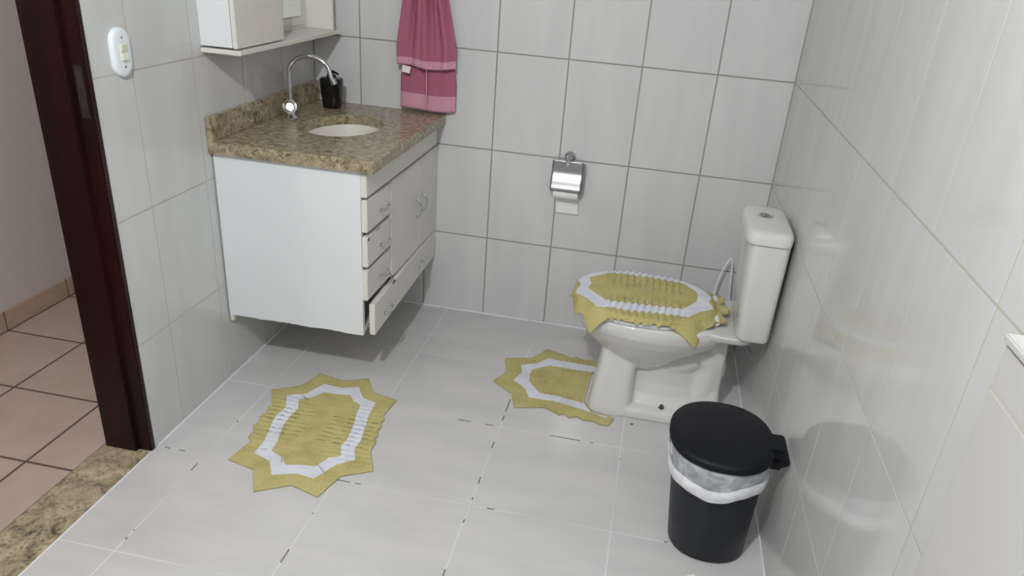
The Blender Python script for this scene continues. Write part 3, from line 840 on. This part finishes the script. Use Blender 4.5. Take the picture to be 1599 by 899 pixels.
crochet_mesh('crochet_rug', R1A, R1B, R1C, 0.0062,
             lambda p: (p[0], p[1], 0.0052 + ribs(p[0], p[1], 0.43, -1.03, 0.19, 0.12, 'y', 0.0020, 0.0235) + 0.0006 * math.sin(p[0] * 60) * math.sin(p[1] * 47)),
             ('yellow crochet rug with a white star-shaped band lying on the floor before the vanity', 'rug'),
             slits=slit_rows(0.43, -1.03, 'y', 0.0235, 3, [(0.03, 0.07), (0.085, 0.115), (0.128, 0.150), (0.165, 0.19)], 0.003) + [((0.515, -1.205), (0.56, -1.245)), ((0.40, -1.21), (0.41, -1.235)), ((0.30, -1.19), (0.335, -1.18)), ((0.30, -0.86), (0.33, -0.88))])
R2A = [(0.932, -0.553), (0.971, -0.474), (0.941, -0.373), (1.049, -0.334), (1.092, -0.245), (1.167, -0.268), (1.198, -0.285), (1.221, -0.268), (1.259, -0.287), (1.28, -0.277), (1.33, -0.295), (1.37, -0.29), (1.39, -0.33), (1.36, -0.37), (1.296, -0.375), (1.291, -0.594), (1.33, -0.660), (1.393, -0.664), (1.408, -0.675), (1.396, -0.722), (1.37, -0.729), (1.338, -0.712), (1.3, -0.716), (1.275, -0.7), (1.246, -0.715), (1.228, -0.697), (1.214, -0.708), (1.188, -0.694), (1.154, -0.676), (1.048, -0.709), (1.018, -0.621)]
R2B = [(1.008, -0.529), (1.028, -0.456), (1.014, -0.408), (1.077, -0.37), (1.113, -0.319), (1.212, -0.325), (1.34, -0.328), (1.345, -0.355), (1.294, -0.372), (1.2885, -0.604), (1.325, -0.664), (1.385, -0.672), (1.38, -0.682), (1.283, -0.650), (1.184, -0.628), (1.088, -0.632), (1.063, -0.576)]
R2C = [(1.066, -0.51), (1.061, -0.462), (1.065, -0.427), (1.122, -0.377), (1.217, -0.377), (1.293, -0.375), (1.289, -0.52), (1.286, -0.610), (1.262, -0.604), (1.187, -0.590), (1.123, -0.590), (1.081, -0.538)]
crochet_mesh('crochet_rug', R2A, R2B, R2C, 0.0062,
             lambda p: (p[0], p[1], 0.0052 + ribs(p[0], p[1], 1.2, -0.48, 0.12, 0.1, 'x') + 0.0006 * math.sin(p[0] * 50) * math.sin(p[1] * 61)),
             ('yellow and white crochet rug cut out to fit around the toilet foot', 'rug'),
             slits=[((1.095, -0.46), (1.13, -0.465)), ((1.095, -0.51), (1.12, -0.505)), ((1.02, -0.47), (1.035, -0.475)), ((1.20, -0.56), (1.225, -0.555)), ((1.245, -0.50), (1.255, -0.50))])
# seat cover draped over the lid
CA = [(1.765, -0.53), (1.715, -0.490), (1.745, -0.425), (1.675, -0.395), (1.665, -0.335), (1.60, -0.318), (1.57, -0.300), (1.535, -0.312), (1.50, -0.298), (1.455, -0.283), (1.41, -0.305), (1.37, -0.298), (1.33, -0.312), (1.255, -0.295), (1.245, -0.355), (1.175, -0.375), (1.19, -0.450), (1.152, -0.53),
      (1.185, -0.590), (1.188, -0.672), (1.225, -0.690), (1.240, -0.768), (1.298, -0.745), (1.335, -0.732), (1.348, -0.739), (1.358, -0.735), (1.372, -0.742), (1.384, -0.738), (1.398, -0.745), (1.412, -0.739), (1.43, -0.748), (1.45, -0.742), (1.47, -0.748), (1.491, -0.737), (1.510, -0.741), (1.530, -0.731), (1.572, -0.737), (1.662, -0.752), (1.680, -0.680), (1.695, -0.640), (1.762, -0.645), (1.715, -0.580)]
CB = [(1.249, -0.391), (1.29, -0.355), (1.347, -0.342), (1.429, -0.336), (1.493, -0.338), (1.555, -0.345), (1.594, -0.360), (1.656, -0.408), (1.688, -0.46), (1.672, -0.52), (1.688, -0.57), (1.637, -0.615), (1.600, -0.668), (1.536, -0.668), (1.483, -0.671), (1.443, -0.680), (1.395, -0.684), (1.349, -0.678), (1.296, -0.690), (1.258, -0.635), (1.212, -0.60), (1.222, -0.53), (1.200, -0.46)]
CC = [(1.244, -0.451), (1.316, -0.380), (1.366, -0.372), (1.433, -0.37), (1.496, -0.375), (1.577, -0.381), (1.629, -0.44), (1.636, -0.471), (1.631, -0.527), (1.582, -0.61), (1.539, -0.611), (1.493, -0.618), (1.452, -0.619), (1.406, -0.622), (1.36, -0.628), (1.322, -0.624), (1.296, -0.60), (1.25, -0.55), (1.258, -0.50)]
def drape(p):
    ex, ey, n, rr, zt = SA - 0.004, SB - 0.003, 2.35, 0.012, 0.4425
    dx, dy = p[0] - SX, p[1] - TY
    L = math.hypot(dx, dy) or 1e-6
    c, s = dx / L, dy / L
    E_ = 1.0 / ((abs(c) / ex) ** n + (abs(s) / ey) ** n) ** (1 / n)
    t = L - E_
    w = ribs(p[0], p[1], SX, TY, 0.15, 0.08, 'x', 0.0042, 0.0235)
    if t <= 0: o, d = t, 0
    elif t < rr * PI / 2: o, d = rr * math.sin(t / rr), rr * (1 - math.cos(t / rr))
    else: o, d = rr + (0.30 if c < 0 else 0.50) * (t - rr * PI / 2) + 0.002 * math.sin(14 * math.atan2(dy, dx)), rr + (t - rr * PI / 2) * 0.97
    if p[0] > SX + SA - 0.03 and t > 0 and abs(dy) < 0.14:      # the end towards the cistern lies on the hinges
        d = min(d, 0.016 + 0.002 * math.sin(p[1] * 90)); o = min(t, 0.062)
    return (SX + c * (E_ + o), TY + s * (E_ + o), zt - d + w)
crochet_mesh('toilet_seat_cover', CA, CB, CC, 0.0050, drape,
             ('yellow and white crochet cover draped over the closed toilet lid', 'toilet lid cover'), thick=0.003,
             slits=slit_rows(SX, TY, 'x', 0.0235, 5, [(0.045, 0.075), (0.095, 0.112), (0.135, 0.15)], 0.002) + [((1.60, -0.50), (1.65, -0.475)), ((1.61, -0.53), (1.66, -0.535)), ((1.585, -0.565), (1.635, -0.60)), ((1.655, -0.61), (1.675, -0.625)), ((1.265, -0.52), (1.31, -0.515)), ((1.27, -0.48), (1.31, -0.50)), ((1.29, -0.44), (1.33, -0.46)), ((1.215, -0.49), (1.235, -0.495)), ((1.235, -0.575), (1.25, -0.565))])

# ------------------------------------------------------------------ white hose behind the toilet, supply hose below the cistern
hs = thing('bidet_hose', (1.80, -0.05, 0.2), 'thin white hose looping up by the back wall between toilet lid and cistern', 'hose')
bm = bmesh.new()
tube(bm, spline([(1.735, -0.07, 0.20), (1.738, -0.07, 0.31), (1.752, -0.065, 0.39), (1.776, -0.06, 0.442), (1.787, -0.06, 0.40), (1.797, -0.06, 0.30), (1.815, -0.05, 0.22), (1.85, -0.03, 0.20), (1.872, -0.03, 0.20)], 64), 0.0042, 10)
link('tube', bm, M['hose'], hs)
bm = bmesh.new(); tube(bm, [(1.735, -0.07, 0.205), (1.734, -0.07, 0.13)], [0.009, 0.012], 12)
link('spray_head', bm, M['hose'], hs)
sh = thing('supply_hose', (1.865, -0.45, 0.2), 'dark flexible supply hose under the toilet cistern at the right wall', 'hose')
bm = bmesh.new()
tube(bm, spline([(1.835, -0.44, 0.402), (1.835, -0.44, 0.35), (1.845, -0.42, 0.27), (1.862, -0.40, 0.22), (1.876, -0.40, 0.21)], 40), 0.005, 10)
link('tube', bm, M['steel'], sh)
for z in (0.385,):
    bm = bmesh.new(); tube(bm, [(1.835, -0.44, z + 0.014), (1.835, -0.44, z - 0.014)], 0.009, 8)
    link('coupling', bm, M['rubber'], sh)

# ------------------------------------------------------------------ pedal-less waste bin with its liner
BXc, BYc = 1.716, -1.205
bn = thing('waste_bin', (BXc, BYc, 0), 'dark oval plastic waste bin with black lid beside the toilet by the right wall', 'waste bin')
HB = 0.345
def bring(z, grow=0.0, wav=None):
    t = z / HB
    cx = BXc - 0.012 * t
    a, a2, b = 0.107 + 0.026 * t + grow, 0.110 + 0.014 * t + grow, 0.106 + 0.040 * t + grow
    r = sell(cx, BYc - 0.004 * t, z, a, b, 2.25, 96, a2)
    if wav:
        r = [Vector((cx + (p.x - cx) * (1 + wav(k)[0]), BYc + (p.y - BYc) * (1 + wav(k)[0]), p.z + wav(k)[1])) for k, p in enumerate(r)]
    return r
bm = bmesh.new()
loft(bm, [bring(0.001, -0.006), bring(0.008, 0), bring(0.12), bring(0.24), bring(HB - 0.01), bring(HB - 0.01, 0.004), bring(HB, 0.004), bring(HB, -0.003), bring(0.02, -0.004)])
link('bucket', bm, M['bin_body'], bn, angle=45)
bm = bmesh.new()
lid_rings = []
for z, g in ((HB + 0.004, 0.008), (HB + 0.006, 0.012), (HB + 0.018, 0.012), (HB + 0.024, 0.008), (HB + 0.029, -0.004), (HB + 0.032, -0.02), (HB + 0.037, -0.045), (HB + 0.040, -0.08), (HB + 0.041, -0.11)):
    lid_rings.append([Vector((p.x, p.y, z)) for p in bring(HB, g)])
loft(bm, lid_rings)
lid = link('lid', bm, M['bin_lid'], bn, angle=50)
bm = bmesh.new()
box(bm, 1.812, 1.869, -1.262, -1.170, HB - 0.004, HB + 0.028, 0, bev=0.010)
tube(bm, [(1.860, -1.272, HB + 0.004), (1.860, -1.162, HB + 0.004)], 0.0135, 16)
box(bm, 1.812, 1.862, -1.268, -1.176, HB - 0.030, HB + 0.004, 0, bev=0.008)
link('hinge', bm, M['bin_lid'], bn, angle=45)
bm = bmesh.new()
tube(bm, spline([(1.592, -1.165, 0.262), (1.584, -1.185, 0.262), (1.5795, -1.215, 0.258), (1.584, -1.245, 0.262), (1.592, -1.262, 0.262)], 20), 0.0028, 8)
link('handle_wire', bm, M['steel'], bn)
bm = bmesh.new()
lathe(bm, [(0.0, 0.0), (0.011, 0.0), (0.011, -0.006), (0.008, -0.008), (0.0, -0.008)], (1.602, -1.262, 0.262), 'x', 20)
link('handle_boss', bm, M['bin_body'], bn)
# liner: thin film hanging out over the rim, doubled at its lower edge
def wv(a1, a2_, ph):
    return lambda k: (0.010 * a1 * math.sin(k * 2 * PI / 96 * 7 + ph) + 0.006 * a1 * math.sin(k * 2 * PI / 96 * 17 + ph * 2), a2_ * (math.sin(k * 2 * PI / 96 * 2 + 2.1 + ph) + 0.35 * math.sin(k * 2 * PI / 96 * 5 + ph)))
ln = thing('bin_liner', (BXc, BYc, 0.24), 'translucent white plastic bag folded over the rim of the dark waste bin', 'bag')
bm = bmesh.new()
rs = [bring(0.05, -0.010), bring(0.2, -0.008), bring(HB - 0.004, -0.006), [Vector((p.x, p.y, HB + 0.002)) for p in bring(HB, -0.001)], [Vector((p.x, p.y, HB + 0.0015)) for p in bring(HB, 0.006)]]
for i in range(1, 9):
    t = i / 8
    rs.append(bring(HB - 0.080 * t, 0.007 + 0.004 * t, wv(0.9 * t, 0.010 * t, 0.4)))
loft(bm, rs, False, False)
link('film', bm, M['bag'], ln, angle=180)
bm = bmesh.new()
rs = []
for i in range(0, 8):
    t = i / 7
    rs.append(bring(HB - 0.048 - 0.040 * t, 0.0105 + 0.0035 * math.sin(PI * t), wv(0.9, 0.012, 0.4)))
loft(bm, rs, False, False)
link('hem', bm, M['bag_hem'], ln, angle=180)

# scrap of paper on the floor near the bin
bm = bmesh.new()
g = [(1.664, -1.372, 0.0006), (1.684, -1.366, 0.004), (1.699, -1.398, 0.0012), (1.680, -1.404, 0.0006)]
vs_ = [bm.verts.new(p) for p in g]; bm.faces.new(vs_)
o = link('paper_scrap', bm, M['paper'], None, smooth=False)
md = o.modifiers.new('Solidify', 'SOLIDIFY'); md.thickness = 0.0005; md.offset = 1
tag(o, 'tiny white paper scrap on the floor in front of the waste bin', 'paper scrap')
